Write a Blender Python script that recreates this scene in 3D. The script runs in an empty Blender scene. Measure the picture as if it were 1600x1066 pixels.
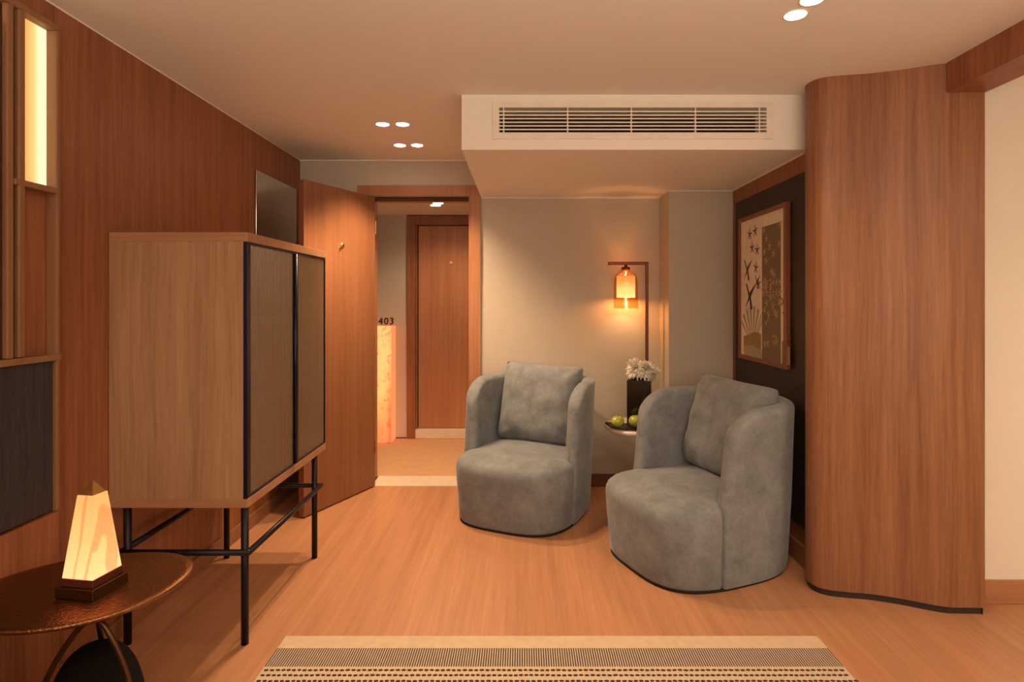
import bpy, bmesh, math, random
from mathutils import Vector, Matrix, noise
random.seed(7)
PI = math.pi
C = bpy.context.scene.collection
SC = bpy.context.scene

# ------------------------------------------------------------ camera, world, exposure, lights
CAMZ, F = 1.40, 920.0
cam_d = bpy.data.cameras.new('camera'); cam = bpy.data.objects.new('camera', cam_d); C.objects.link(cam)
cam.location = (0, 0, CAMZ); cam.rotation_euler = (PI/2, 0, 0)
cam_d.sensor_width = 36; cam_d.lens = F/1600*36
cam_d.shift_x = -17/1600; cam_d.shift_y = -63/1600
cam_d.clip_start = 0.05
SC.camera = cam
w = bpy.data.worlds.new('world'); SC.world = w; w.use_nodes = True
w.node_tree.nodes['Background'].inputs[0].default_value = (1, .6, .35, 1)
w.node_tree.nodes['Background'].inputs[1].default_value = 0.02
SC.view_settings.view_transform = 'Standard'; SC.view_settings.look = 'None'
SC.view_settings.gamma = 1; SC.view_settings.use_curve_mapping = False
SC.view_settings.exposure = 0.31

WARM = (1.0, .66, .38); SOFT = (1.0, .80, .60)
def spot(x, y, z, power, size=2.5, blend=.7, col=WARM, radius=.03):
    d = bpy.data.lights.new('downlight_beam', 'SPOT'); d.energy = power; d.color = col
    d.spot_size = size; d.spot_blend = blend; d.shadow_soft_size = radius
    o = bpy.data.objects.new('downlight_beam', d); C.objects.link(o); o.location = (x, y, z)
    return o
def area(loc, rot, sx, sy, power, col=WARM):
    d = bpy.data.lights.new('unseen_area_light', 'AREA'); d.shape = 'RECTANGLE'; d.size = sx; d.size_y = sy
    d.energy = power; d.color = col
    o = bpy.data.objects.new('unseen_area_light', d); C.objects.link(o); o.location = loc; o.rotation_euler = rot
    return o
# soft area light added behind the viewpoint to brighten the room
area((0.3, -2.45, 1.35), (PI/2+.08, 0, 0), 3.0, .4, 30, SOFT)
# unseen upward area light, added to brighten the ceiling
area((0.4, -.4, 1.75), (PI, 0, 0), 2.6, 1.8, 84, SOFT)
# the next room to the right
area((2.9, 0.6, 2.2), (0, 0, 0), .9, .9, 21, (1, .78, .56))
P1 = 30.0
for (x, y) in ((-.841, 3.533), (-.722, 3.533), (-.837, 4.01), (-.720, 4.01)):
    spot(x, y, 2.44, P1*1.55, 1.95, .6)
for (x, y) in ((1.010, 2.182), (1.020, 2.060)):
    spot(x, y, 2.44, P1*.45, 2.3, .8)
spot(-.76, 5.34, 2.25, 19, 2.6, .8); spot(-.60, 5.34, 2.25, 8, 2.6, .8)
spot(.6, 5.34, 2.25, 13, 2.6, .8); spot(-2.2, 5.34, 2.25, 13, 2.6, .8)

# ------------------------------------------------------------ materials
def nodes(name):
    m = bpy.data.materials.new(name); m.use_nodes = True
    nt = m.node_tree; b = nt.nodes['Principled BSDF']
    return m, nt, b
def L(nt, a, b): nt.links.new(a, b)
def mathn(nt, op, a=None, b=None, clamp=False):
    n = nt.nodes.new('ShaderNodeMath'); n.operation = op; n.use_clamp = clamp
    for i, v in enumerate((a, b)):
        if v is None: continue
        if isinstance(v, (int, float)): n.inputs[i].default_value = v
        else: L(nt, v, n.inputs[i])
    return n.outputs[0]
def ramp(nt, fac, stops):
    r = nt.nodes.new('ShaderNodeValToRGB'); L(nt, fac, r.inputs[0])
    e = r.color_ramp.elements
    e[0].position, e[0].color = stops[0][0], (*stops[0][1], 1)
    e[1].position, e[1].color = stops[-1][0], (*stops[-1][1], 1)
    for p, c in stops[1:-1]:
        k = e.new(p); k.color = (*c, 1)
    return r.outputs[0]
def tex_noise(nt, vec, scale=1, detail=3, rough=.5, dist=0):
    n = nt.nodes.new('ShaderNodeTexNoise'); n.inputs['Scale'].default_value = scale
    n.inputs['Detail'].default_value = detail; n.inputs['Roughness'].default_value = rough
    n.inputs['Distortion'].default_value = dist
    if vec is not None: L(nt, vec, n.inputs['Vector'])
    return n.outputs['Fac']
def objvec(nt, scale=(1, 1, 1)):
    t = nt.nodes.new('ShaderNodeTexCoord'); mp = nt.nodes.new('ShaderNodeMapping')
    mp.inputs['Scale'].default_value = scale; L(nt, t.outputs['Object'], mp.inputs['Vector'])
    return mp.outputs[0]
def bump(nt, h, b, strength=.1, dist=.01):
    n = nt.nodes.new('ShaderNodeBump'); n.inputs['Strength'].default_value = strength
    n.inputs['Distance'].default_value = dist; L(nt, h, n.inputs['Height']); L(nt, n.outputs[0], b.inputs['Normal'])
def plain(name, col, rough=.6, metal=0, bumpy=0, var=.05):
    m, nt, b = nodes(name)
    v = objvec(nt); f = tex_noise(nt, v, 14, 4)
    c = ramp(nt, f, [(.3, tuple(x*(1-var) for x in col)), (.7, tuple(min(1, x*(1+var)) for x in col))])
    L(nt, c, b.inputs['Base Color']); b.inputs['Roughness'].default_value = rough; b.inputs['Metallic'].default_value = metal
    if bumpy: bump(nt, tex_noise(nt, v, 180, 3), b, bumpy, .002)
    return m
def wood(name, dark, light, axis='z', rough=.42, freq=55, figure=.35, spec=.4, contrast=1.0):
    m, nt, b = nodes(name)
    dark = (dark[0], dark[1]*.86, dark[2]*.76); light = (light[0], light[1]*.86, light[2]*.76)
    s = {'z': (1, 1, .03), 'y': (1, .03, 1), 'x': (.03, 1, 1)}[axis]
    t = nt.nodes.new('ShaderNodeTexCoord')
    # slow sideways wander of the grain
    lw = nt.nodes.new('ShaderNodeTexNoise'); lw.inputs['Scale'].default_value = 1.6; lw.inputs['Detail'].default_value = 1
    L(nt, t.outputs['Object'], lw.inputs['Vector'])
    vs = nt.nodes.new('ShaderNodeVectorMath'); vs.operation = 'SCALE'; L(nt, lw.outputs['Color'], vs.inputs[0]); vs.inputs['Scale'].default_value = .10*figure
    va = nt.nodes.new('ShaderNodeVectorMath'); va.operation = 'ADD'; L(nt, t.outputs['Object'], va.inputs[0]); L(nt, vs.outputs[0], va.inputs[1])
    mp = nt.nodes.new('ShaderNodeMapping'); mp.inputs['Scale'].default_value = s; L(nt, va.outputs[0], mp.inputs['Vector'])
    v = mp.outputs[0]
    f1 = tex_noise(nt, v, freq, 4, .6); f2 = tex_noise(nt, v, freq*.18, 2, .5); f3 = tex_noise(nt, v, freq*4, 2, .5)
    a = mathn(nt, 'ADD', mathn(nt, 'MULTIPLY', f1, .5), mathn(nt, 'MULTIPLY', f2, .35))
    a = mathn(nt, 'ADD', a, mathn(nt, 'MULTIPLY', f3, .15))
    lo, hi = .5-.17/contrast, .5+.17/contrast
    mid = tuple((p+q)/2 for p, q in zip(dark, light))
    c = ramp(nt, a, [(lo, dark), (.5, mid), (hi, light)])
    L(nt, c, b.inputs['Base Color'])
    b.inputs['Roughness'].default_value = rough; b.inputs['Specular IOR Level'].default_value = spec
    bump(nt, a, b, .08, .003)
    return m
def emit(name, col, strength):
    m, nt, b = nodes(name)
    b.inputs['Base Color'].default_value = (*col, 1); b.inputs['Emission Color'].default_value = (*col, 1)
    b.inputs['Emission Strength'].default_value = strength
    return m

M = {}
M['paint'] = plain('ceiling_paint', (.78, .75, .70), .9, 0, 0, .008)
M['soffit'] = plain('soffit_paint', (.84, .80, .75), .85, 0, 0, .008)
M['wall'] = plain('wall_taupe', (.53, .475, .40), .9, 0, .02, .015)
M['cream'] = plain('cream_wall', (.80, .75, .66), .9, 0, 0, .01)
M['wood_wall'] = wood('wall_veneer', (.180, .072, .035), (.375, .172, .090), 'z', .45, 45, .1)
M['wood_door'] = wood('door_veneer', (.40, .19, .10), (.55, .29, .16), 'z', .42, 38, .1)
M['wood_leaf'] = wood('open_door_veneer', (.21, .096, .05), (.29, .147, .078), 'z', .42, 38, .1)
M['wood_col'] = wood('curved_wall_veneer', (.20, .098, .053), (.35, .185, .105), 'z', .42, 50, .22, contrast=1.2)
M['wood_cab'] = wood('cabinet_veneer', (.27, .172, .103), (.455, .312, .196), 'z', .45, 40, .5)
M['wood_cab_y'] = wood('cabinet_edge_veneer', (.30, .17, .10), (.44, .27, .165), 'y', .45, 70, .2)
M['wood_cab_x'] = wood('cabinet_edge_veneer_side', (.30, .17, .10), (.44, .27, .165), 'x', .45, 70, .2)
M['wood_floor'] = wood('floor_boards', (.39, .215, .122), (.57, .335, .20), 'y', .38, 26, .06, .45)
M['wood_trim'] = wood('trim_wood', (.34, .17, .09), (.46, .25, .14), 'z', .42, 50, .1)
M['wood_trim_x'] = wood('trim_wood_flat', (.34, .17, .09), (.46, .25, .14), 'x', .42, 50, .1)
M['wood_trim_y'] = wood('trim_wood_long', (.24, .12, .065), (.34, .18, .10), 'y', .42, 50, .1)
M['lattice'] = wood('lattice_wood', (.20, .115, .06), (.29, .17, .095), 'z', .5, 50, .1)
M['base_dark'] = wood('baseboard_wood', (.12, .05, .028), (.2, .09, .05), 'x', .5, 40, .1)
M['art_panel'] = wood('dark_stained_panel', (.018, .013, .012), (.035, .026, .024), 'z', .5, 60, .2)
M['navy_wood'] = wood('dark_navy_panel', (.012, .016, .026), (.05, .055, .07), 'z', .5, 90, .8)
M['marble'] = plain('cream_marble', (.76, .65, .52), .25)
M['carpet'] = plain('corridor_carpet', (.58, .34, .18), .95, 0, .5)
M['black'] = plain('black_metal', (.016, .014, .018), .42, .6)
M['navy'] = plain('dark_blue_metal', (.018, .020, .045), .3, .7)
M['dark'] = plain('dark_void', (.01, .008, .007), .9)
M['gap'] = plain('plinth_dark', (.03, .018, .014), .6)
M['brass'] = plain('brass', (.75, .5, .2), .25, 1)
M['copper'] = plain('brown_copper', (.15, .045, .025), .35, .6)
M['white_metal'] = plain('grille_enamel', (.80, .74, .66), .5)
M['downlight'] = emit('downlight_glow', (1, .86, .68), 14)
M['mirror'] = plain('mirror_silver', (.80, .78, .74), .06, 1)
M['pouf'] = plain('dark_leather', (.008, .007, .006), .95); M['pouf'].node_tree.nodes['Principled BSDF'].inputs['Specular IOR Level'].default_value = .12

def fabric():
    m, nt, b = nodes('slate_velvet')
    v = objvec(nt); f = tex_noise(nt, v, 9, 5, .6, .3); g = tex_noise(nt, v, 45, 3, .6)
    a = mathn(nt, 'ADD', mathn(nt, 'MULTIPLY', f, .7), mathn(nt, 'MULTIPLY', g, .3))
    c = ramp(nt, a, [(.35, (.155, .172, .188)), (.65, (.25, .272, .29))])
    L(nt, c, b.inputs['Base Color']); b.inputs['Roughness'].default_value = .85
    b.inputs['Sheen Weight'].default_value = .35; b.inputs['Sheen Roughness'].default_value = .4
    b.inputs['Sheen Tint'].default_value = (.7, .8, .9, 1); b.inputs['Specular IOR Level'].default_value = .2
    bump(nt, a, b, .25, .006)
    return m
M['fabric'] = fabric()

def bronze():
    m, nt, b = nodes('hammered_bronze')
    v = objvec(nt); vo = nt.nodes.new('ShaderNodeTexNoise'); vo.inputs['Scale'].default_value = 130; vo.inputs['Detail'].default_value = 3
    L(nt, v, vo.inputs['Vector'])
    b.inputs['Base Color'].default_value = (.25, .115, .045, 1); b.inputs['Metallic'].default_value = .95
    b.inputs['Roughness'].default_value = .3
    bump(nt, vo.outputs['Fac'], b, .6, .005)
    return m
M['bronze'] = bronze()
M['bronze_plain'] = plain('bronze', (.12, .062, .03), .35, .9)

def alabaster():
    m, nt, b = nodes('alabaster_glow')
    t = nt.nodes.new('ShaderNodeTexCoord')
    sp = nt.nodes.new('ShaderNodeSeparateXYZ'); L(nt, t.outputs['Object'], sp.inputs[0])
    # height gradient: the bulb sits low in the shade
    h = nt.nodes.new('ShaderNodeMapRange'); L(nt, sp.outputs['Z'], h.inputs['Value'])
    h.inputs['From Min'].default_value = .05; h.inputs['From Max'].default_value = .30
    base = ramp(nt, h.outputs[0], [(0, (1, .32, .13)), (.4, (.92, .25, .085)), (1, (.48, .165, .045))])
    # brown veins that wander up the faces
    mp = nt.nodes.new('ShaderNodeMapping'); L(nt, t.outputs['Object'], mp.inputs['Vector']); mp.inputs['Scale'].default_value = (1, 1, .42)
    wv = nt.nodes.new('ShaderNodeTexWave'); wv.inputs['Scale'].default_value = 6.5; wv.inputs['Distortion'].default_value = 5
    wv.inputs['Detail'].default_value = 1.5; wv.inputs['Detail Scale'].default_value = 1.6; wv.inputs['Phase Offset'].default_value = 1.2
    L(nt, mp.outputs[0], wv.inputs['Vector'])
    vein = ramp(nt, wv.outputs['Fac'], [(0, (.50, .36, .25)), (.05, (.55, .42, .3)), (.13, (1, 1, 1)), (1, (1, 1, 1))])
    mx = nt.nodes.new('ShaderNodeMix'); mx.data_type = 'RGBA'; mx.blend_type = 'MULTIPLY'; mx.inputs[0].default_value = .6
    L(nt, base, mx.inputs[6]); L(nt, vein, mx.inputs[7])
    L(nt, mx.outputs[2], b.inputs['Emission Color']); b.inputs['Emission Strength'].default_value = 1.9
    b.inputs['Base Color'].default_value = (.25, .18, .1, 1); b.inputs['Roughness'].default_value = .3
    return m
M['alabaster'] = alabaster()

def onyx():
    m, nt, b = nodes('backlit_onyx')
    v = objvec(nt, (1, 1, .8)); f = tex_noise(nt, v, 5, 5, .6, 1.2); g = tex_noise(nt, v, 11, 4, .65, 2.0)
    t = nt.nodes.new('ShaderNodeTexCoord'); sp = nt.nodes.new('ShaderNodeSeparateXYZ'); L(nt, t.outputs['Object'], sp.inputs[0])
    low = nt.nodes.new('ShaderNodeMapRange'); L(nt, sp.outputs['Z'], low.inputs['Value'])
    low.inputs['From Min'].default_value = 0; low.inputs['From Max'].default_value = .9
    a = mathn(nt, 'ADD', mathn(nt, 'MULTIPLY', f, .55), mathn(nt, 'MULTIPLY', low.outputs[0], .40))
    ex = mathn(nt, 'ABSOLUTE', mathn(nt, 'SUBTRACT', sp.outputs['X'], .0))
    ed = nt.nodes.new('ShaderNodeMapRange'); L(nt, ex, ed.inputs['Value']); ed.inputs['From Min'].default_value = .04; ed.inputs['From Max'].default_value = .11
    a = mathn(nt, 'SUBTRACT', a, mathn(nt, 'MULTIPLY', ed.outputs[0], .22))
    c = ramp(nt, a, [(.16, (.75, .10, .03)), (.29, (1, .20, .06)), (.42, (1, .34, .10)), (.56, (1, .47, .15))])
    vein = ramp(nt, g, [(.36, (.35, .16, .12)), (.46, (1, 1, 1)), (1, (1, 1, 1))])
    mx = nt.nodes.new('ShaderNodeMix'); mx.data_type = 'RGBA'; mx.blend_type = 'MULTIPLY'; mx.inputs[0].default_value = .7
    L(nt, c, mx.inputs[6]); L(nt, vein, mx.inputs[7])
    L(nt, mx.outputs[2], b.inputs['Emission Color']); b.inputs['Emission Strength'].default_value = 1.0
    b.inputs['Base Color'].default_value = (.5, .2, .1, 1); b.inputs['Roughness'].default_value = .2
    return m
M['onyx'] = onyx()
M['onyx_side'] = emit('backlit_onyx_edge', (.95, .24, .09), .8)
def cove():
    m, nt, b = nodes('edge_lit_diffuser')
    t = nt.nodes.new('ShaderNodeTexCoord'); sp = nt.nodes.new('ShaderNodeSeparateXYZ'); L(nt, t.outputs['Object'], sp.inputs[0])
    h = nt.nodes.new('ShaderNodeMapRange'); L(nt, sp.outputs['Y'], h.inputs['Value'])
    h.inputs['From Min'].default_value = .043; h.inputs['From Max'].default_value = .165
    c = ramp(nt, h.outputs[0], [(0, (.52, .20, .05)), (.35, (.72, .33, .09)), (.62, (.95, .53, .18)), (.80, (1, .82, .45)), (1, (1, .85, .50))])
    L(nt, c, b.inputs['Emission Color']); b.inputs['Emission Strength'].default_value = 1.0
    b.inputs['Base Color'].default_value = (.3, .2, .12, 1)
    return m
M['light_panel'] = cove()
M['led'] = emit('led_strip', (1, .72, .36), 3.0)

def glass(name, tint, gloss=.12, rough=.05, opaque=None, amount=0, const=None, ribs=None):
    m = bpy.data.materials.new(name); m.use_nodes = True; nt = m.node_tree
    nt.nodes.remove(nt.nodes['Principled BSDF']); out = nt.nodes['Material Output']
    tr = nt.nodes.new('ShaderNodeBsdfTransparent'); tr.inputs[0].default_value = (*tint, 1)
    gl = nt.nodes.new('ShaderNodeBsdfGlossy'); gl.inputs['Roughness'].default_value = rough; gl.inputs[0].default_value = (1, 1, 1, 1)
    fr = nt.nodes.new('ShaderNodeFresnel'); fr.inputs[0].default_value = 1.5
    mx = nt.nodes.new('ShaderNodeMixShader'); (L(nt, mathn(nt, 'ADD', fr.outputs[0], gloss*.5, True), mx.inputs[0]) if const is None else setattr(mx.inputs[0], 'default_value', const))
    L(nt, tr.outputs[0], mx.inputs[1]); L(nt, gl.outputs[0], mx.inputs[2]); res = mx.outputs[0]
    if opaque:
        df = nt.nodes.new('ShaderNodeBsdfDiffuse'); df.inputs[0].default_value = (*opaque, 1)
        if ribs:      # reed shading painted into the colour: dark grooves, lighter crowns
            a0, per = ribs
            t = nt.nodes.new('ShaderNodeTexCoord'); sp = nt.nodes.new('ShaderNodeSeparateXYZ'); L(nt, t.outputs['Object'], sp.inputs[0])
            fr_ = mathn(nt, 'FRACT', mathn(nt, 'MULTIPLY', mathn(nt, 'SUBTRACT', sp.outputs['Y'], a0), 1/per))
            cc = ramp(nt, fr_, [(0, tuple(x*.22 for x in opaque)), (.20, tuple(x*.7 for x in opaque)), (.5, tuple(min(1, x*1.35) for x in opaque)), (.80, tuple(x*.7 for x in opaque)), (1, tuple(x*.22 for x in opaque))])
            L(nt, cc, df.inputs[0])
        m2 = nt.nodes.new('ShaderNodeMixShader'); m2.inputs[0].default_value = amount
        L(nt, res, m2.inputs[1]); L(nt, df.outputs[0], m2.inputs[2]); res = m2.outputs[0]
    L(nt, res, out.inputs['Surface'])
    return m
M['amber'] = glass('amber_glass', (.90, .66, .44), .0, const=.07)
M['smoke'] = glass('smoked_glass', (.10, .075, .06), .1, .08, (.04, .03, .022), .35)

def lampinner():
    m, nt, b = nodes('lamp_inner_glow')
    t = nt.nodes.new('ShaderNodeTexCoord'); sp = nt.nodes.new('ShaderNodeSeparateXYZ'); L(nt, t.outputs['Object'], sp.inputs[0])
    h = nt.nodes.new('ShaderNodeMapRange'); L(nt, sp.outputs['Z'], h.inputs['Value'])
    h.inputs['From Min'].default_value = 1.423; h.inputs['From Max'].default_value = 1.582
    c = ramp(nt, h.outputs[0], [(0, (1, .74, .38)), (.4, (1, .60, .24)), (.7, (.75, .30, .09)), (1, (.50, .19, .06))])
    L(nt, c, b.inputs['Emission Color']); b.inputs['Emission Strength'].default_value = 1.5
    b.inputs['Base Color'].default_value = (.6, .4, .25, 1)
    return m
M['lamp_inner'] = lampinner()
M['filament'] = emit('lamp_tube_glow', (1, .75, .45), 2.2)

def apple_mat():
    m, nt, b = nodes('green_apple_skin')
    v = objvec(nt); c = ramp(nt, tex_noise(nt, v, 20, 3), [(.35, (.30, .34, .04)), (.65, (.44, .45, .07))])
    L(nt, c, b.inputs['Base Color']); b.inputs['Roughness'].default_value = .22
    return m
M['apple'] = apple_mat()
M['petal'] = plain('white_petal', (.82, .80, .70), .7)
M['stem'] = plain('green_stem', (.05, .09, .02), .6)

def rug_mat():
    m, nt, b = nodes('woven_rug')
    t = nt.nodes.new('ShaderNodeTexCoord'); sp = nt.nodes.new('ShaderNodeSeparateXYZ'); L(nt, t.outputs['Object'], sp.inputs[0])
    x, y = sp.outputs['X'], sp.outputs['Y']
    st = mathn(nt, 'GREATER_THAN', mathn(nt, 'FRACT', mathn(nt, 'MULTIPLY', x, 1/.0093)), .45)
    band = None
    for y0, y1 in ((2.236, 2.355), (1.60, 1.72), (1.10, 1.22)):
        k = mathn(nt, 'MULTIPLY', mathn(nt, 'GREATER_THAN', y, y0), mathn(nt, 'LESS_THAN', y, y1))
        band = k if band is None else mathn(nt, 'ADD', band, k)
    f = mathn(nt, 'MULTIPLY', st, band)
    mx = nt.nodes.new('ShaderNodeMix'); mx.data_type = 'RGBA'; L(nt, f, mx.inputs[0])
    cr = ramp(nt, tex_noise(nt, objvec(nt, (1, 1, 1)), 30, 3), [(.3, (.58, .445, .31)), (.7, (.65, .505, .355))])
    L(nt, cr, mx.inputs[6]); mx.inputs[7].default_value = (.045, .05, .055, 1)
    L(nt, mx.outputs[2], b.inputs['Base Color']); b.inputs['Roughness'].default_value = .95
    bump(nt, tex_noise(nt, objvec(nt), 300, 2), b, .3, .002)
    return m
M['rug'] = rug_mat()
M['rug_plain'] = plain('cream_bouclé'.replace('é', 'e'), (.66, .56, .42), .95, 0, .3)
M['yarn'] = plain('dark_yarn', (.045, .05, .055), .95)
M['paper'] = plain('artwork_paper', (.80, .72, .58), .8)
M['art_brown'] = plain('artwork_brown', (.20, .145, .09), .8)
M['art_ink'] = plain('artwork_ink', (.16, .10, .06), .8)
M['art_gold'] = plain('artwork_gold', (.55, .38, .2), .7)
M['art_dark'] = plain('artwork_dark_ink', (.06, .045, .03), .8)
M['art_olive'] = plain('artwork_olive', (.30, .22, .09), .8)
M['art_grey'] = plain('artwork_grey', (.38, .34, .24), .8)
M['frame_wood'] = wood('picture_frame_wood', (.17, .06, .034), (.25, .10, .055), 'z', .4, 60, .1)

# ------------------------------------------------------------ mesh helpers
def loc_of(p):
    v = Vector((0, 0, 0))
    while p is not None: v = v + p.location; p = p.parent
    return v
def obj(name, bm, mat, parent=None, smooth=False, world=True):
    """world=True: the bmesh is in world coordinates; else in the parent's local ones"""
    if parent is not None and world:
        bmesh.ops.translate(bm, verts=bm.verts, vec=-loc_of(parent))
    bmesh.ops.recalc_face_normals(bm, faces=bm.faces)
    me = bpy.data.meshes.new(name); bm.to_mesh(me); bm.free()
    if smooth:
        for p in me.polygons: p.use_smooth = True
    me.materials.append(mat)
    o = bpy.data.objects.new(name, me); C.objects.link(o)
    if parent is not None: o.parent = parent
    return o
def tag(o, label=None, cat=None, group=None, kind=None):
    if label: o['label'] = label
    if cat: o['category'] = cat
    if group: o['group'] = group
    if kind: o['kind'] = kind
    return o
def thing(name, label, cat, loc=(0, 0, 0), rz=0, group=None):
    o = bpy.data.objects.new(name, None); C.objects.link(o); o.empty_display_size = .1
    o.location = loc; o.rotation_euler = (0, 0, rz)
    return tag(o, label, cat, group)
def box(bm, x0, x1, y0, y1, z0, z1, bev=0, seg=2):
    r = bmesh.ops.create_cube(bm, size=1)
    vs = r['verts']
    for v in vs:
        v.co = Vector(((x0+x1)/2+v.co.x*(x1-x0), (y0+y1)/2+v.co.y*(y1-y0), (z0+z1)/2+v.co.z*(z1-z0)))
    if bev:
        es = list({e for v in vs for e in v.link_edges})
        bmesh.ops.bevel(bm, geom=es, offset=bev, segments=seg, profile=.5, affect='EDGES')
    return bm
def B(x0, x1, y0, y1, z0, z1, bev=0, seg=2): return box(bmesh.new(), x0, x1, y0, y1, z0, z1, bev, seg)
def struct(name, bm, mat, label, cat, parent=None, smooth=False):
    o = obj(name, bm, mat, parent, smooth)
    if parent is None: tag(o, label, cat, None, 'structure')
    return o
def lathe(bm, cx, cy, prof, n=32, cap=True):
    rings = []
    for r, z in prof:
        rings.append([bm.verts.new((cx+r*math.cos(2*PI*i/n), cy+r*math.sin(2*PI*i/n), z)) for i in range(n)])
    for a, b in zip(rings, rings[1:]):
        for i in range(n): bm.faces.new((a[i], a[(i+1) % n], b[(i+1) % n], b[i]))
    if cap:
        bm.faces.new(rings[0][::-1]); bm.faces.new(rings[-1])
    return bm
def tube(bm, pts, r, n=12, cap=True):
    pts = [Vector(p) for p in pts]; rs = r if isinstance(r, (list, tuple)) else [r]*len(pts)
    rings = []; up = None
    for i, p in enumerate(pts):
        d = (pts[min(i+1, len(pts)-1)]-pts[max(i-1, 0)]).normalized()
        if up is None:
            up = Vector((0, 0, 1)) if abs(d.z) < .9 else Vector((1, 0, 0))
        a = d.cross(up)
        a.normalize(); b = d.cross(a).normalized(); up = -b if False else up
        rings.append([bm.verts.new(p+(a*math.cos(2*PI*k/n)+b*math.sin(2*PI*k/n))*rs[i]) for k in range(n)])
    for a, b in zip(rings, rings[1:]):
        for k in range(n): bm.faces.new((a[k], a[(k+1) % n], b[(k+1) % n], b[k]))
    if cap: bm.faces.new(rings[0][::-1]); bm.faces.new(rings[-1])
    return bm
def catmull(P, n=8):
    P = [Vector(p) for p in P]; Q = [P[0]*2-P[1]]+P+[P[-1]*2-P[-2]]; out = []
    for i in range(1, len(Q)-2):
        a, b, c, d = Q[i-1:i+3]
        for k in range(n):
            t = k/n
            out.append(.5*((2*b)+(c-a)*t+(2*a-5*b+4*c-d)*t*t+(3*b-a-3*c+d)*t**3))
    out.append(P[-1]); return out
def wall_strip(bm, path, z0, z1):
    lo = [bm.verts.new((p[0], p[1], z0)) for p in path]; hi = [bm.verts.new((p[0], p[1], z1)) for p in path]
    for i in range(len(path)-1): bm.faces.new((lo[i], lo[i+1], hi[i+1], hi[i]))
    return bm
def poly_prism(bm, pts, z0, z1):
    lo = [bm.verts.new((x, y, z0)) for x, y in pts]; hi = [bm.verts.new((x, y, z1)) for x, y in pts]
    bm.faces.new(lo[::-1]); bm.faces.new(hi); n = len(pts)
    for i in range(n): bm.faces.new((lo[i], lo[(i+1) % n], hi[(i+1) % n], hi[i]))
    return bm

# ------------------------------------------------------------ the room
H = 2.46
XL, YB, XR, YC = -1.68, 4.44, 1.483, 4.156
struct('floor', B(-1.95, 3.7, -2.7, YB, -.05, 0), M['wood_floor'], 'warm oak wooden floor with long fine grain', 'floor')
ce = struct('ceiling', B(-1.95, 3.7, -2.7, YB+.25, H, H+.06), M['paint'], 'smooth cream painted ceiling with round downlights', 'ceiling')
# left wall: a backing with two veneer panels and a thin open joint
wl = struct('wall_left', B(XL-.2, XL-.02, -2.7, YB, 0, H), M['gap'], 'left wall clad in reddish brown veneer', 'wall')
obj('veneer_panel', B(XL-.02, XL, 2.1105, YB, 0, H), M['wood_wall'], wl)
obj('veneer_panel', B(XL-.02, XL, -2.7, 2.107, 0, H), M['wood_wall'], wl)
# back wall with the door opening
OX0, OX1, OZ = -1.163, -.396, 2.187
bm = bmesh.new()
box(bm, -1.95, OX0, YB, YB+.25, 0, H); box(bm, OX1, 1.03, YB, YB+.25, 0, H); box(bm, OX0, OX1, YB, YB+.25, OZ, H)
struct('wall_pillar', B(1.03, 1.7, YC, YB+.25, 0, H), M['wall'], 'taupe pillar stepping forward right of the floor lamp', 'pillar')
struct('wall_back', bm, M['wall'], 'taupe painted back wall with the doorway', 'wall')
struct('wall_right', B(XR, XR+.2, 3.02, YC, 0, H), M['wood_wall'], 'right alcove wall in reddish veneer behind the picture', 'wall')
struct('wall_front', B(-1.95, 3.7, -2.7, -2.6, 0, H), M['cream'], 'plain cream wall behind the viewpoint', 'wall')
struct('wall_side_room', B(2.06, 3.7, 2.73, 2.85, 0, H), M['cream'], 'pale cream wall of the next room at right edge', 'wall')
struct('wall_far_right', B(3.6, 3.7, -2.6, 2.73, 0, H), M['cream'], 'outer cream wall of the next room', 'wall')

# the curved timber wall
cp = catmull([(XR+.03, 3.12, 0), (1.483, 3.06, 0), (1.432, 2.98, 0), (1.393, 2.90, 0), (1.402, 2.822, 0), (1.45, 2.782, 0), (1.53, 2.762, 0),
              (1.627, 2.742, 0), (1.737, 2.700, 0), (1.84, 2.648, 0), (1.90, 2.625, 0)], 8)
path = [(p.x, p.y) for p in cp]+[(2.055, 2.62), (2.06, 2.625), (2.06, 2.75)]
def offset(path, d):
    out = []
    for i, p in enumerate(path):
        a = Vector(path[max(i-1, 0)]); b = Vector(path[min(i+1, len(path)-1)]); t = (b-a).normalized()
        out.append((p[0]-t.y*d, p[1]+t.x*d))
    return out
bm = bmesh.new(); poly_prism(bm, path+[(XR+.2, 2.86), (XR+.2, 3.12)], .032, H)
cw = struct('wall_curved', bm, M['wood_col'], 'tall curved timber wall sweeping in an S beside the right armchair', 'wall')
ins = offset(path, .010)
bm = bmesh.new(); poly_prism(bm, ins+[(XR+.2, 2.86), (XR+.2, 3.12)], 0, .032)
struct('baseboard_curved', bm, M['gap'], 'dark recessed plinth under the curved timber wall', 'baseboard')
# header beam
struct('trim_1', B(1.887, 2.06, -2.6, 2.621, 2.328, H), M['wood_wall'], 'wooden header beam running along the ceiling at right', 'beam')

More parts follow.
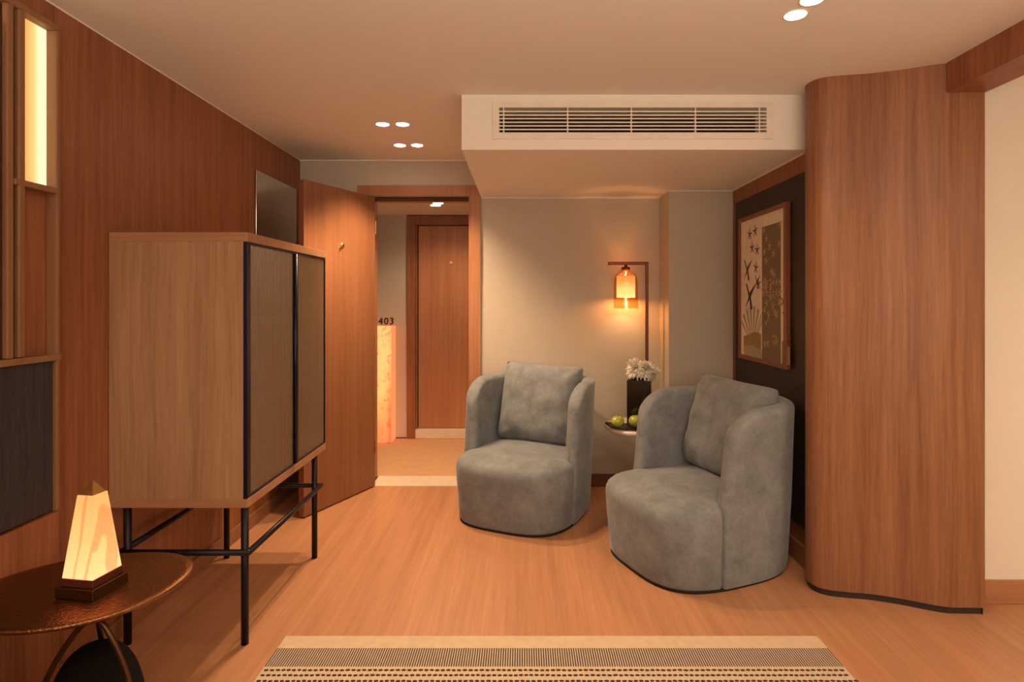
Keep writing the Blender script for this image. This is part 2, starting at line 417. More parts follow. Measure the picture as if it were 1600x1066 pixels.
# soffit with the opening for the air grille
SX0, SY, SZ = -.315, 3.03, 2.177
gx0, gx1, gz0, gz1 = -.122, 1.251, 2.264, 2.393
bm = bmesh.new()
box(bm, SX0, XR, SY+.16, YB, SZ, H)
box(bm, SX0, gx0, SY, SY+.16, SZ, H); box(bm, gx1, XR, SY, SY+.16, SZ, H)
box(bm, gx0, gx1, SY, SY+.16, SZ, gz0); box(bm, gx0, gx1, SY, SY+.16, gz1, H)
struct('soffit', bm, M['soffit'], 'dropped cream ceiling box over the armchairs', 'soffit')
gr = thing('air_grille', 'long white linear air grille in the face of the ceiling box', 'vent', (.56, SY, 2.33))
bm = bmesh.new(); fx0, fx1, fz0, fz1 = -.155, 1.283, 2.2315, 2.4225
for a in ((fx0, fx1, gz1, fz1), (fx0, fx1, fz0, gz0), (fx0, gx0, gz0, gz1), (gx1, fx1, gz0, gz1)):
    box(bm, a[0], a[1], SY-.008, SY-.0005, a[2], a[3])
obj('grille_frame', bm, M['white_metal'], gr)
obj('vent_shade_sheet', B(gx0+.001, gx1-.001, SY+.14, SY+.155, gz0+.001, gz1-.001), M['dark'], gr)  # dark sheet painted as the shade inside the vent cavity
for y in (174.5, 180.2, 185.6, 191.4, 197.0, 202.6):
    z = CAMZ+(470-y)*SY/F
    obj('slat', B(gx0, gx1, SY-.004, SY+.003, z-.0031, z+.0031), M['white_metal'], gr)
for x in (787, 887, 986.5, 1086.7, 1186.7):
    xx = (x-817)*SY/F
    obj('mullion', B(xx-.003, xx+.003, SY-.001, SY+.02, gz0, gz1), M['white_metal'], gr)

# thin pale painted bead between ceiling and walls
bm = bmesh.new()
box(bm, XL, XL+.004, -2.6, YB, H-.004, H); box(bm, XL, SX0, YB-.012, YB, H-.008, H)
struct('trim_2', bm, M['soffit'], 'thin pale bead between ceiling and wall', 'trim')
bm = bmesh.new()
box(bm, SX0, 1.03, YB-.010, YB, SZ-.006, SZ); box(bm, 1.03, XR, YC-.010, YC, SZ-.006, SZ); box(bm, XR-.010, XR, 3.1, YC, SZ-.006, SZ)
struct('trim_3', bm, M['soffit'], 'thin pale bead under the ceiling box', 'trim')

# baseboards
struct('baseboard_left', B(XL, XL+.014, 2.12, YB, 0, .082, .003), M['wood_trim_y'], 'low wooden baseboard along left wall', 'baseboard')
struct('baseboard_back', B(-.315, 1.016, YB-.014, YB, 0, .096, .003), M['base_dark'], 'dark baseboard behind the left armchair', 'baseboard')
bm = bmesh.new(); box(bm, 1.016, XR-.016, YC-.014, YC, 0, .096, .003); box(bm, 1.016, 1.03, YC, YB-.014, 0, .096, .003)
struct('baseboard_pillar', bm, M['base_dark'], 'dark baseboard round the pillar', 'baseboard')
struct('baseboard_right', B(XR-.016, XR, 3.05, YC, 0, .11, .003), M['wood_trim_y'], 'brown baseboard under the dark picture panel', 'baseboard')
struct('baseboard_side_room', B(2.06, 3.6, 2.714, 2.73, 0, .108, .003), M['wood_trim_x'], 'wooden baseboard under the pale wall at right edge', 'baseboard')

# door casing
bm = bmesh.new()
box(bm, OX0-.08, OX0, YB-.018, YB, 0, OZ+.08, .003); box(bm, OX1, OX1+.08, YB-.018, YB, 0, OZ+.08, .003)
box(bm, OX0, OX1, YB-.018, YB, OZ, OZ+.08, .003)
box(bm, OX0, OX0+.004, YB, YB+.25, 0, OZ); box(bm, OX1-.012, OX1, YB, YB+.25, 0, OZ); box(bm, OX0+.018, OX1-.012, YB+.16, YB+.25, OZ-.008, OZ)
struct('trim_4', bm, M['wood_trim'], 'wooden door casing round the open doorway', 'door frame')
struct('trim_8', B(OX0+.005, OX1-.013, YB+.02, YB+.158, OZ-.010, OZ-.0005), M['gap'], 'dark strip standing in for shade under the doorway head', 'door frame')  # dark strip paints the shaded underside of the lintel
struct('trim_5', B(OX0+.018, OX1-.012, YB, YB+.25, -.02, .004), M['marble'], 'pale stone threshold strip in the doorway', 'threshold')

# open door leaf
hx, hy = -1.112, 4.43; dx, dy = -.292, -.656
ang = math.atan2(dy, dx)
leaf = thing('door_1', None, None, (hx, hy, 0), ang)
leaf['label'] = 'open wooden entrance door standing ajar against left wall'; leaf['category'] = 'door'; leaf['kind'] = 'structure'
LW = math.hypot(dx, dy)
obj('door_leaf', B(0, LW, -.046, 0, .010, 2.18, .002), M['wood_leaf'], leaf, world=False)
# peephole with a small brass swing cover
bm = bmesh.new()
lathe(bm, 0, 0, [(.004, .012), (.012, .012), (.017, .008), (.017, 0)], 20)
lathe(bm, .018, .016, [(.003, .016), (.007, .016), (.007, .0)], 12)
bmesh.ops.rotate(bm, verts=bm.verts, matrix=Matrix.Rotation(-PI/2, 3, 'X'), cent=(0, 0, 0))
bmesh.ops.translate(bm, verts=bm.verts, vec=(.362, 0, 1.785))
obj('peephole', bm, M['brass'], leaf, world=False)
for z in (.3, 1.1, 1.95):
    bm = bmesh.new(); lathe(bm, .0, .006, [(.006, z-.05), (.006, z+.05)], 12)
    obj('hinge', bm, M['brass'], leaf, world=False)

# ------------------------------------------------------------ corridor beyond
YF = 5.99; CZ = 2.27
struct('floor_corridor', B(-3.2, 2.2, YB+.25, YF+.2, -.05, -.001), M['carpet'], 'tan carpet of the corridor beyond the doorway', 'floor')
struct('ceiling_corridor', B(-3.2, 2.2, YB+.25, YF+.2, CZ, CZ+.05), M['paint'], 'white corridor ceiling seen through the doorway', 'ceiling')
bm = bmesh.new()
box(bm, -3.2, -1.18, YF, YF+.15, 0, CZ); box(bm, -.13, 2.2, YF, YF+.15, 0, CZ); box(bm, -1.18, -.13, YF+.09, YF+.15, 0, CZ)
struct('wall_corridor', bm, M['wall'], 'taupe corridor wall facing the doorway', 'wall')
bm = bmesh.new(); box(bm, -3.3, -3.2, YB, YF+.2, 0, CZ); box(bm, 2.2, 2.3, YB, YF+.2, 0, CZ)
struct('wall_corridor_end', bm, M['wall'], 'end walls of the corridor', 'wall')
bm = bmesh.new()
box(bm, -1.18, -1.092, YF-.02, YF+.09, 0, 2.262, .003); box(bm, -.22, -.13, YF-.02, YF+.09, 0, 2.262, .003)
box(bm, -1.092, -.22, YF-.02, YF+.09, 2.172, 2.262, .003)
box(bm, -1.092, -1.078, YF+.02, YF+.09, .09, 2.172)
struct('trim_6', bm, M['wood_wall'], 'dark wooden casing of the opposite corridor door', 'door frame')
struct('trim_7', B(-1.092, -.22, YF-.015, YF+.09, 0, .092, .003), M['marble'], 'raised pale stone step below the opposite door', 'step')
d2 = struct('door_2', B(-1.07, -.23, YF+.045, YF+.088, .096, 2.165, .002), M['wood_door'], 'closed wooden door across the corridor', 'door')
bm = bmesh.new(); lathe(bm, 0, 0, [(.006, .01), (.016, .01), (.018, 0)], 16)
bmesh.ops.rotate(bm, verts=bm.verts, matrix=Matrix.Rotation(PI/2, 3, 'X'), cent=(0, 0, 0))
bmesh.ops.translate(bm, verts=bm.verts, vec=(-.735, YF+.045, 1.79)); obj('peephole', bm, M['brass'], d2)
struct('baseboard_corridor', B(-1.294, -1.18, YF-.004, YF, 0, .01), M['gap'], 'thin dark gap at foot of the corridor wall', 'baseboard')

on = thing('onyx_wall_light', 'glowing orange backlit onyx slab below the number 403 in the corridor', 'wall light', (-1.40, 5.88, 0))
obj('onyx_face', B(-1.52, -1.296, 5.78, 5.80, .004, 1.148, .003), M['onyx'], on)
obj('onyx_side', B(-1.52, -1.2945, 5.801, 5.985, .004, 1.146), M['onyx_side'], on)
# room number
def text_obj(name, s, size, loc, mat, depth=.004, rot=(PI/2, 0, 0)):
    cu = bpy.data.curves.new(name, 'FONT'); cu.body = s; cu.size = size; cu.extrude = depth; cu.align_x = 'CENTER'; cu.space_character = 1.15
    t = bpy.data.objects.new(name, cu); C.objects.link(t)
    bpy.context.view_layer.update()
    me = bpy.data.meshes.new_from_object(t.evaluated_get(bpy.context.evaluated_depsgraph_get())); bpy.data.objects.remove(t)
    me.materials.clear(); me.materials.append(mat)
    o = bpy.data.objects.new(name, me); C.objects.link(o); o.location = loc; o.rotation_euler = rot
    return o
t = text_obj('room_number', '403', .098, (-1.389, 5.986, 1.160), M['dark'])
tag(t, 'black raised room number 403 above the glowing slab', 'sign')

# ------------------------------------------------------------ downlights
def downlight(x, y, z, label, group, r=.037):
    t = thing('ceiling_downlight', label, 'downlight', (x, y, z), 0, group)
    bm = bmesh.new(); lathe(bm, 0, 0, [(r, -.001), (r+.006, -.004), (r+.008, 0)], 28, False)
    obj('trim_ring', bm, M['white_metal'], t, True, world=False)
    bm = bmesh.new(); lathe(bm, 0, 0, [(r, -.0035), (r, -.001)], 28)
    obj('lamp_disc', bm, M['downlight'], t, world=False)
downlight(-.841, 3.533, H, 'round ceiling downlight, back row nearer the room, left of its pair', None)
downlight(-.722, 3.533, H, 'round ceiling downlight nearer the room, right of its pair', None)
downlight(-.837, 4.01, H, 'round ceiling downlight nearest the doorway, left of its pair', None)
downlight(-.720, 4.01, H, 'round ceiling downlight nearest the doorway, right of its pair', None)
downlight(1.010, 2.182, H, 'round ceiling downlight in front of the ceiling box at top right', None)
downlight(1.018, 2.072, H, 'round ceiling downlight cut by the top edge of the picture', None)
downlight(-.795, 5.36, CZ, 'corridor downlight above the opposite door, left one', None, .045)
downlight(-.755, 5.24, CZ, 'corridor downlight above the opposite door, right one', None, .045)

# ------------------------------------------------------------ mirror on the left wall
mi = thing('wall_mirror', 'tall frameless mirror on left wall above the cabinet', 'mirror', (XL, 4.03, .9))
obj('mirror_glass', B(XL+.004, XL+.010, 3.69, 4.345, .92, 2.222, .002), M['mirror'], mi)
obj('mirror_back', B(XL+.0005, XL+.0035, 3.70, 4.335, .93, 2.212), M['gap'], mi)

# ------------------------------------------------------------ lattice screen on the left wall
FX = XL+.040
sc = thing('wall_screen', 'timber lattice wall panel with lit niche and dark inset at left edge', 'wall panel', (XL, 1.9, .0))
g = .0008
obj('slat_shade_board', B(XL+g, XL+.003, 1.5, 1.941, 1.213, 2.351), M['base_dark'], sc)  # darker wood paints in the shadow between the slats
obj('post', B(XL+g, FX, 2.072, 2.088, .66, 2.352, .003), M['lattice'], sc)
obj('slat', B(FX-.020, FX, 1.917, 1.942, 1.213, 2.352, .004), M['lattice'], sc)
obj('slat', B(FX-.020, FX, 1.874, 1.898, 1.213, 2.352, .004), M['lattice'], sc)
for y in (1.80, 1.72, 1.64):
    obj('slat', B(FX-.020, FX, y-.012, y+.012, 1.213, 2.352, .004), M['lattice'], sc)
obj('rail', B(XL+g, FX, 1.5, 2.088, 2.352, 2.374, .003), M['lattice'], sc)
obj('rail', B(XL+g, FX+.001, 1.901, 2.086, 1.776, 1.797, .003), M['lattice'], sc)
obj('rail', B(XL+g, FX+.004, 1.5, 2.090, 1.190, 1.212, .003), M['lattice'], sc)
lp = obj('light_panel', B(XL+g, XL+.004, 1.943, 2.071, 1.798, 2.351), M['light_panel'], sc); lp['label'] = 'glowing warm niche back'
obj('led_strip', B(XL+.001, XL+.004, 1.83, 1.85, 2.30, 2.35), M['led'], sc)
dp = obj('inset_panel', B(XL+g, XL+.030, 1.5, 2.065, .665, 1.189, .002), M['navy_wood'], sc); dp['label'] = 'dark navy stained wooden inset'
obj('lower_panel', B(XL+g, FX-.004, 1.5, 2.088, 0.0, .655, .003), M['wood_wall'], sc)

# ------------------------------------------------------------ cabinet
cb = thing('bar_cabinet', 'tall oak cabinet with reeded glass doors on black tube legs', 'cabinet', (-1.395, 2.86, 0))
cx0, cx1, cy0, cy1, cz0, cz1 = -1.678, -1.116, 2.385, 3.334, .559, 1.678
xd = cx1-.018
obj('top_panel', B(cx0, cx1, cy0, cy1, cz1-.038, cz1, .002), M['wood_cab_x'], cb)
obj('bottom_panel', B(cx0, cx1, cy0, cy1, cz0, cz0+.036, .002), M['wood_cab_x'], cb)
obj('side_panel', B(cx0, xd, cy0+.002, cy0+.024, cz0+.036, cz1-.038), M['wood_cab'], cb)
obj('side_panel', B(cx0, xd, cy1-.024, cy1-.002, cz0+.036, cz1-.038), M['wood_cab'], cb)
obj('back_panel', B(cx0, cx0+.012, cy0+.024, cy1-.024, cz0+.036, cz1-.038), M['wood_cab'], cb)
for z in (.93, 1.30):
    obj('shelf', B(cx0+.012, xd-.05, cy0+.024, cy1-.024, z, z+.022), M['wood_cab_y'], cb)
obj('divider', B(cx0+.012, xd-.04, 2.885, 2.905, cz0+.036, cz1-.038), M['wood_cab'], cb)
def cab_door(y0, y1, s0, s1, handle_y):
    z0, z1 = cz0+.037, cz1-.039
    fr = bmesh.new()
    box(fr, xd, cx1-.001, y0, y0+s0, z0, z1, .0015); box(fr, xd, cx1-.001, y1-s1, y1, z0, z1, .0015)
    box(fr, xd, cx1-.001, y0+s0, y1-s1, z0, z0+.010); box(fr, xd, cx1-.001, y0+s0, y1-s1, z1-.010, z1)
    d = obj('door', fr, M['navy'], cb)
    bm = bmesh.new(); a, b = y0+s0, y1-s1; n = int((b-a)/.017); pts = []
    for i in range(n):
        for k in range(4):
            t = (i+k/4)/n; pts.append((cx1-.011+.003*math.sin(PI*k/4)*2.0, a+(b-a)*t))
    pts.append((cx1-.010, b)); wall_strip(bm, pts, z0+.010, z1-.010)
    # child of the door: same local origin as the cabinet root
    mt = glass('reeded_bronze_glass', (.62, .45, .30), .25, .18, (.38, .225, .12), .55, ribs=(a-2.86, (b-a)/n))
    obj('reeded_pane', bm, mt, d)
    if handle_y:
        bm = bmesh.new(); tube(bm, [(cx1+.006, handle_y, z0+.012), (cx1+.006, handle_y, z1-.012)], .011, 12)
        obj('handle', bm, M['navy'], d, True)
cab_door(cy0+.002, 2.906, .030, .030, 2.874)
cab_door(2.908, cy1-.003, .022, .012, None)
lr = .0150
lx0, lx1, ly0, ly1 = -1.612, -1.134, 2.402, 3.205
for x in (lx0, lx1):
    for y in (ly0, ly1):
        bm = bmesh.new(); lathe(bm, x, y, [(lr, 0), (lr, cz0)], 20); obj('leg', bm, M['black'], cb, True)
rz = .378; rx0, rx1, ry0, ry1 = -1.634, -1.114, 2.388, 3.255
for a, b in (((rx0, ry0), (rx1, ry0)), ((rx1, ry0), (rx1, ry1)), ((rx1, ry1), (rx0, ry1)), ((rx0, ry1), (rx0, ry0))):
    bm = bmesh.new(); tube(bm, [(a[0], a[1], rz), (b[0], b[1], rz)], .0125, 14); obj('foot_rail', bm, M['black'], cb, True)
for x, y in ((rx0, ry0), (rx1, ry0), (rx1, ry1), (rx0, ry1)):
    bm = bmesh.new(); bmesh.ops.create_uvsphere(bm, u_segments=12, v_segments=8, radius=.0127, matrix=Matrix.Translation((x, y, rz)))
    obj('rail_corner', bm, M['black'], cb, True)
for x, y in ((rx1, ly1), (rx0, ly1)):
    pass

# ------------------------------------------------------------ armchairs
AF, NF, NB, BF, BB = .400, 3.3, 2.6, .474, .440
def foot(phi, inset=0, sc=1.0):
    c, s = math.cos(phi), math.sin(phi); n = NF if s < 0 else NB; b = BF if s < 0 else BB
    x = (AF-inset)*math.copysign(abs(c)**(2/n), c); y = (b-inset)*math.copysign(abs(s)**(2/n), s)
    return Vector((x*sc, y*sc, 0))
def shell_bm():
    T, Hs, R, r = .088, .865, .22, .046
    r0 = .016
    raw = [foot(-PI/2+2*PI*i/2000) for i in range(2001)]
    # start at the right front seam, run round the back to the left front seam
    seg = [p for i, p in enumerate(raw) if p.y > -.178]
    cum = [0]
    for a, b in zip(seg, seg[1:]): cum.append(cum[-1]+(b-a).length)
    Lt = cum[-1]
    ds = [0, .002, .006, .012, .020, .030, .042, .056, .072, .09, .11, .13, .15, .175, .2]
    N = 56; ss = ds+[.2+(Lt-.4)*k/N for k in range(1, N)]+[Lt-d for d in reversed(ds)]
    def at(s):
        import bisect
        i = min(max(bisect.bisect_left(cum, s), 1), len(cum)-1)
        t = (s-cum[i-1])/max(1e-9, cum[i]-cum[i-1]); p = seg[i-1].lerp(seg[i], t)
        a, b = seg[max(i-8, 0)], seg[min(i+8, len(seg)-1)]; tn = (b-a).normalized()
        return p, Vector((-tn.y, tn.x, 0))          # inward normal (path runs counter-clockwise)
    bm = bmesh.new(); cols = []
    for s in ss:
        p, nrm = at(s); d = min(s, Lt-s)
        drop = R-math.sqrt(max(0, R*R-(R-d)**2)) if d < R else 0
        zt = Hs-drop*.8+.012*math.sin(PI*s/Lt)
        mid = T/2
        zs = [.012, .05, .2, .35, .5, .62, .72]
        col = []
        def put(sgn, z):
            k = min(1, max(0, (z-.38)/.06)); rr = r0+(r-r0)*k
            tf = max(math.sqrt(max(0, 1-(1-d/rr)**2)) if d < rr else 1, .03)
            off = mid+sgn*mid*tf
            q = p+nrm*off
            fl = .975+.027*min(1, z/.35)+.052*(max(z, 0)/.86)**1.2-(.012 if z < .04 else 0)
            # inner face keeps the same flare
            lean = .13*max(0, z-.38)*max(0, 1-d/.45)
            col.append(bm.verts.new((q.x*fl, q.y*fl+lean, z)))
        zcap = zt-mid*.8
        for z in zs: put(-1, z*zcap/.76 if z > .3 else z)
        for k in range(0, 9):
            a = PI*k/8; put(-math.cos(a), zcap+math.sin(a)*mid*.8)
        for z in reversed(zs[3:]): put(1, z*zcap/.76)
        cols.append(col)
    for a, b in zip(cols, cols[1:]):
        for i in range(len(a)-1): bm.faces.new((a[i], a[i+1], b[i+1], b[i]))
    for c in (cols[0], cols[-1]):
        n = len(c)
        for i in range(n//2):
            j = n-1-i
            if j-1 > i+1: bm.faces.new((c[i], c[i+1], c[j-1], c[j]))
    return bm
def seat_bm():
    bm = bmesh.new(); n = 288; rings = []
    prof = [(.010, .012), (.004, .024), (.003, .12), (.0, .25), (.0, .33), (.003, .355), (.012, .378), (.028, .394), (.05, .403), (.09, .411), (.16, .420), (.26, .428)]
    for inset, z in prof:
        ring = []
        for i in range(n):
            phi = 2*PI*i/n; p = foot(phi, .005)
            f = 1-inset/.40
            fl = .975+.027*min(1, z/.35)+(.02*(z/.4) if p.y < 0 else .0)
            if p.y > -.172: f *= .93
            elif p.y > -.20: f *= .93+.075*math.sin(PI/2*(-.172-p.y)/.028)
            ring.append(bm.verts.new((p.x*f*fl, p.y*f*fl, z)))
        rings.append(ring)
    for a, b in zip(rings, rings[1:]):
        for i in range(n): bm.faces.new((a[i], a[(i+1) % n], b[(i+1) % n], b[i]))
    c = bm.verts.new((0, 0, .432))
    for i in range(n): bm.faces.new((rings[-1][i], rings[-1][(i+1) % n], c))
    bm.faces.new(rings[0][::-1])
    return bm
def cushion_bm(seed):
    bm = bmesh.new(); n = 30; W, Hh, T = .60, .555, .22; front, back = {}, {}
    for i in range(n+1):
        for j in range(n+1):
            u, v = -1+2*i/n, -1+2*j/n
            x = u*W/2*(1-.03*(1-v*v)*abs(u)**2-.035*abs(u*v)**6); z = v*Hh/2*(1-.03*(1-u*u)*abs(v)**2-.035*abs(u*v)**6)
            th = T/2*((1-abs(u)**3.2)*(1-abs(v)**3.2))**.48
            rim = i in (0, n) or j in (0, n)
            wr = noise.noise(Vector((x*7+seed, z*7, seed)))*.014+noise.noise(Vector((x*19+seed, z*11, seed*2)))*.006
            # pinched folds running out of the corners
            for cu in (-1, 1):
                for cv in (-1, 1):
                    dd = math.hypot(u-cu, v-cv); a = math.atan2(v-cv, u-cu)
                    if dd < .8: wr += .010*math.sin(a*9+seed)*(1-dd/.8)*min(1, dd*3)
            front[i, j] = bm.verts.new((x, -(th+(0 if rim else wr)), z))
            back[i, j] = front[i, j] if rim else bm.verts.new((x, th, z))
    for i in range(n):
        for j in range(n):
            bm.faces.new((front[i, j], front[i+1, j], front[i+1, j+1], front[i, j+1]))
            bm.faces.new((back[i, j], back[i, j+1], back[i+1, j+1], back[i+1, j]))
    return bm
def piping(bm):
    pass
def armchair(x, y, th, label, clabel, seed, cdx=0):
    t = thing('armchair', label, 'armchair', (x, y, 0), -th, 'pair of velvet tub armchairs')
    obj('shell', shell_bm(), M['fabric'], t, True, world=False)
    obj('seat', seat_bm(), M['fabric'], t, True, world=False)
    bm = bmesh.new(); pts = [(foot(2*PI*i/64).x*.95, foot(2*PI*i/64).y*.95) for i in range(64)]
    poly_prism(bm, pts, 0, .014); obj('base_plate', bm, M['dark'], t, world=False)
    c = obj('cushion', cushion_bm(seed), M['fabric'], None, True)
    tag(c, clabel, 'cushion', 'large square back cushions')
    R = Matrix.Rotation(-th, 4, 'Z')
    c.matrix_world = Matrix.Translation((x, y, 0)) @ R @ Matrix.Translation((cdx, .205, .682)) @ Matrix.Rotation(math.radians(-13), 4, 'X') @ Matrix.Rotation(math.radians(2), 4, 'Y')
    return t
armchair(.034, 3.955, .43, 'slate blue velvet tub armchair beside the doorway, farther of the two', 'square velvet cushion on the armchair beside the doorway', 3.1)
armchair(.970, 3.240, 1.17, 'slate blue velvet tub armchair in front of the framed picture', 'square velvet cushion on the armchair below the picture', 8.4, -.0)

# ------------------------------------------------------------ round side table, tray, apples, vase, flowers
tx, ty, tz = .80, 3.88, .582
tb = thing('round_side_table', 'round pale marble side table between the two armchairs', 'side table', (tx, ty, 0))
bm = bmesh.new(); lathe(bm, tx, ty, [(.225, tz-.034), (.246, tz-.030), (.259, tz-.018), (.260, tz-.006), (.255, tz)], 64); obj('table_top', bm, M['marble'], tb, True)
bm = bmesh.new(); lathe(bm, tx, ty, [(.018, .02), (.018, tz-.034)], 24); obj('stem', bm, M['black'], tb, True)
bm = bmesh.new(); lathe(bm, tx, ty, [(.15, 0), (.15, .012), (.02, .022)], 48); obj('base', bm, M['black'], tb, True)
# tray
trx, tr_y = .722, 3.765
bm = bmesh.new(); nu, nv = 28, 10; grid = []
for i in range(nu+1):
    u = -1+2*i/nu; row = []
    for j in range(nv+1):
        v = -1+2*j/nv
        hw = .080*(1-abs(u)**3.5)**.5+.006
        row.append(bm.verts.new((trx+u*.195, tr_y+v*hw, tz+.003+.024*abs(u)**4+.010*v**4)))
    grid.append(row)
for i in range(nu):
    for j in range(nv): bm.faces.new((grid[i][j], grid[i+1][j], grid[i+1][j+1], grid[i][j+1]))
r = bmesh.ops.extrude_face_region(bm, geom=bm.faces[:])
bmesh.ops.translate(bm, verts=[v for v in r['geom'] if isinstance(v, bmesh.types.BMVert)], vec=(0, 0, .004))
o = obj('tray', bm, M['black'], None, True); tag(o, 'shallow black boat shaped tray on the marble side table', 'tray')
def apple(x, y, label, s=1.0, rot=0):
    t = thing('apple', label, 'apple', (x, y, tz+.0085), rot, 'green apples on the tray')
    bm = bmesh.new(); prof = []
    for k in range(17):
        a = -PI/2+PI*k/16
        r = .0425*s*math.cos(a)*(1+.07*math.sin(a)); z = .041*s+.039*s*math.sin(a)
        if a > 1.0: z -= .012*s*((a-1.0)/.57)**2
        if a < -1.1: z += .005*s*((-a-1.1)/.47)
        prof.append((max(r, .0006), z))
    lathe(bm, 0, 0, prof, 24); obj('fruit', bm, M['apple'], t, True, world=False)
    bm = bmesh.new(); tube(bm, [(0, 0, .064*s), (.002, 0, .075*s), (.006, .001, .086*s)], .0016, 6); obj('stalk', bm, M['stem'], t, world=False)
apple(.602, 3.742, 'green apple at the left tip of the black tray', .98, .3)
apple(.716, 3.740, 'green apple in the middle of the row, before the vase', 1.04, 1.2)
apple(.812, 3.765, 'green apple half hidden behind the right armchair', .98, 2.2)
# vase
vx, vy = .780, 3.94
vs = thing('vase', 'tall square smoked glass vase on the marble table', 'vase', (vx, vy, tz), math.radians(-14))
h = .292; a = .078; bm = bmesh.new()
box(bm, -a, a, -a, a, 0, .016)
for q in ((-a, a, -a, -a+.006), (-a, a, a-.006, a), (-a, -a+.006, -a+.006, a-.006), (a-.006, a, -a+.006, a-.006)):
    box(bm, q[0], q[1], q[2], q[3], .016, h)
obj('vase_body', bm, M['smoke'], vs, world=False)
def flower(hx, hy, hz, rad, tilt, label, sx, sy):
    t = thing('chrysanthemum', label, 'flower', (sx, sy, tz+.02), 0, 'white chrysanthemums in the vase')
    bm = bmesh.new(); up = Vector(tilt).normalized(); q = Vector((0, 0, 1)).rotation_difference(up); c = Vector((hx, hy, hz))-Vector((sx, sy, tz+.02))
    n = 210
    for i in range(n):
        f = (i+.5)/n; el = math.radians(88-118*f)+random.uniform(-.08, .08); az = i*2.39996+random.uniform(-.1, .1)
        ln = rad*(.70+.50*f)*random.uniform(.8, 1.2); w = rad*.062
        d0 = Vector((math.cos(az)*math.cos(el), math.sin(az)*math.cos(el), math.sin(el)))
        side = Vector((-math.sin(az), math.cos(az), 0)); prev = None
        curl = random.uniform(.1, .5)*(1 if f > .4 else -1.0)
        for k in range(5):
            s = k/4; p = d0*ln*(.1+.9*s)+Vector((0, 0, -1))*ln*curl*.45*s*s
            wd = w*(.5+.9*s)*(1 if k < 4 else .35)
            va = bm.verts.new(c+q @ (p+side*wd)); vb = bm.verts.new(c+q @ (p-side*wd))
            if prev: bm.faces.new((prev[0], prev[1], vb, va))
            prev = (va, vb)
    ho = obj('flower_head', bm, M['petal'], t, True, world=False); ho['kind'] = 'stuff'
    bm = bmesh.new(); tube(bm, [(0, 0, 0), c*.5, c*.97], .003, 8); obj('flower_stem', bm, M['stem'], t, world=False)
flower(.748, 3.90, .955, .066, (-.5, -.3, .9), 'white chrysanthemum head on the left of the vase, highest', .765, 3.93)
flower(.805, 3.88, .948, .062, (.2, -.7, .7), 'white chrysanthemum head in the middle of the vase', .78, 3.93)
flower(.852, 3.91, .920, .060, (.7, -.3, .5), 'white chrysanthemum head drooping over the right of the vase', .80, 3.94)

# ------------------------------------------------------------ floor lamp
plx, ply = .905, 4.30
fl = thing('floor_lamp', 'brown metal floor lamp with amber glass shade behind the side table', 'floor lamp', (plx, ply, 0))
bm = bmesh.new(); lathe(bm, plx-.02, ply, [(.11, 0), (.11, .012), (.014, .018)], 40); obj('base', bm, M['copper'], fl, True)
obj('pole', B(plx-.011, plx+.011, ply-.011, ply+.011, .015, 1.684, .002), M['copper'], fl)
obj('arm', B(.622, plx-.0115, ply-.011, ply+.011, 1.660, 1.684, .002), M['copper'], fl)
sx = .752
bm = bmesh.new(); lathe(bm, sx, ply, [(.012, 1.66), (.012, 1.645)], 16); lathe(bm, sx, ply, [(.031, 1.646), (.031, 1.618)], 24); obj('socket_cap', bm, M['copper'], fl, True)
bm = bmesh.new(); lathe(bm, sx, ply, [(.030, 1.618), (.050, 1.608), (.070, 1.590), (.082, 1.560), (.086, 1.52), (.087, 1.43), (.088, 1.344)], 40, False); obj('glass_shade', bm, M['amber'], fl, True)
bm = bmesh.new(); lathe(bm, sx, ply, [(.067, 1.582), (.067, 1.423)], 36, False)
bmesh.ops.translate(bm, verts=bm.verts, vec=(0, 0, 0))
o = obj('inner_shade', bm, M['lamp_inner'], None, True); o.parent = fl; o.matrix_parent_inverse = Matrix.Translation(-fl.location)
bm = bmesh.new(); lathe(bm, sx, ply, [(.005, 1.615), (.005, 1.352)], 12); obj('light_tube', bm, M['filament'], fl, True)
d = bpy.data.lights.new('floor_lamp_light', 'POINT'); d.energy = 6.0; d.color = (1, .54, .22); d.shadow_soft_size = .02
o = bpy.data.objects.new('floor_lamp_light', d); C.objects.link(o); o.location = (sx+.012, ply, 1.445)

# ------------------------------------------------------------ picture on the dark panel
pn = tag(obj('backing_panel', B(XR-.012, XR-.0006, 3.07, 4.075, .205, 2.075, .001), M['art_panel']), 'tall near black stained panel behind the framed picture', 'wall panel')
AX = XR-.036
pic = thing('framed_picture', 'framed print of cranes and stars hanging on the dark panel', 'picture', (XR-.013, 3.56, 1.49))
y0, y1, z0, z1 = 3.235, 3.946, 1.02, 1.945
fw = .026; bm = bmesh.new()
for q in ((y0, y1, z1-fw, z1), (y0, y1, z0, z0+fw), (y0, y0+fw, z0+fw, z1-fw), (y1-fw, y1, z0+fw, z1-fw)):
    box(bm, XR-.042, XR-.013, q[0], q[1], q[2], q[3], .002)
obj('picture_frame', bm, M['frame_wood'], pic)
obj('print_sheet', B(XR-.030, XR-.022, y0+fw, y1-fw, z0+fw, z1-fw), M['paper'], pic)
PX = XR-.0305                      # the print's surface; u runs left to right, v up, in metres from the sheet's lower left
def U(u): return y1-fw-u
def V(v): return z0+fw+v
def flat(polys, name, mat, lift):
    bm = bmesh.new()
    for P in polys:
        a = [bm.verts.new((PX-lift, U(u), V(v))) for u, v in P]
        b = [bm.verts.new((PX-lift+.0004, U(u), V(v))) for u, v in P]
        n = len(P); bm.faces.new(a); bm.faces.new(b[::-1])
        for i in range(n): bm.faces.new((a[i], a[(i+1) % n], b[(i+1) % n], b[i]))
    o = obj(name, bm, mat, pic)
    if name == 'printed_stars': o['kind'] = 'stuff'
    return o
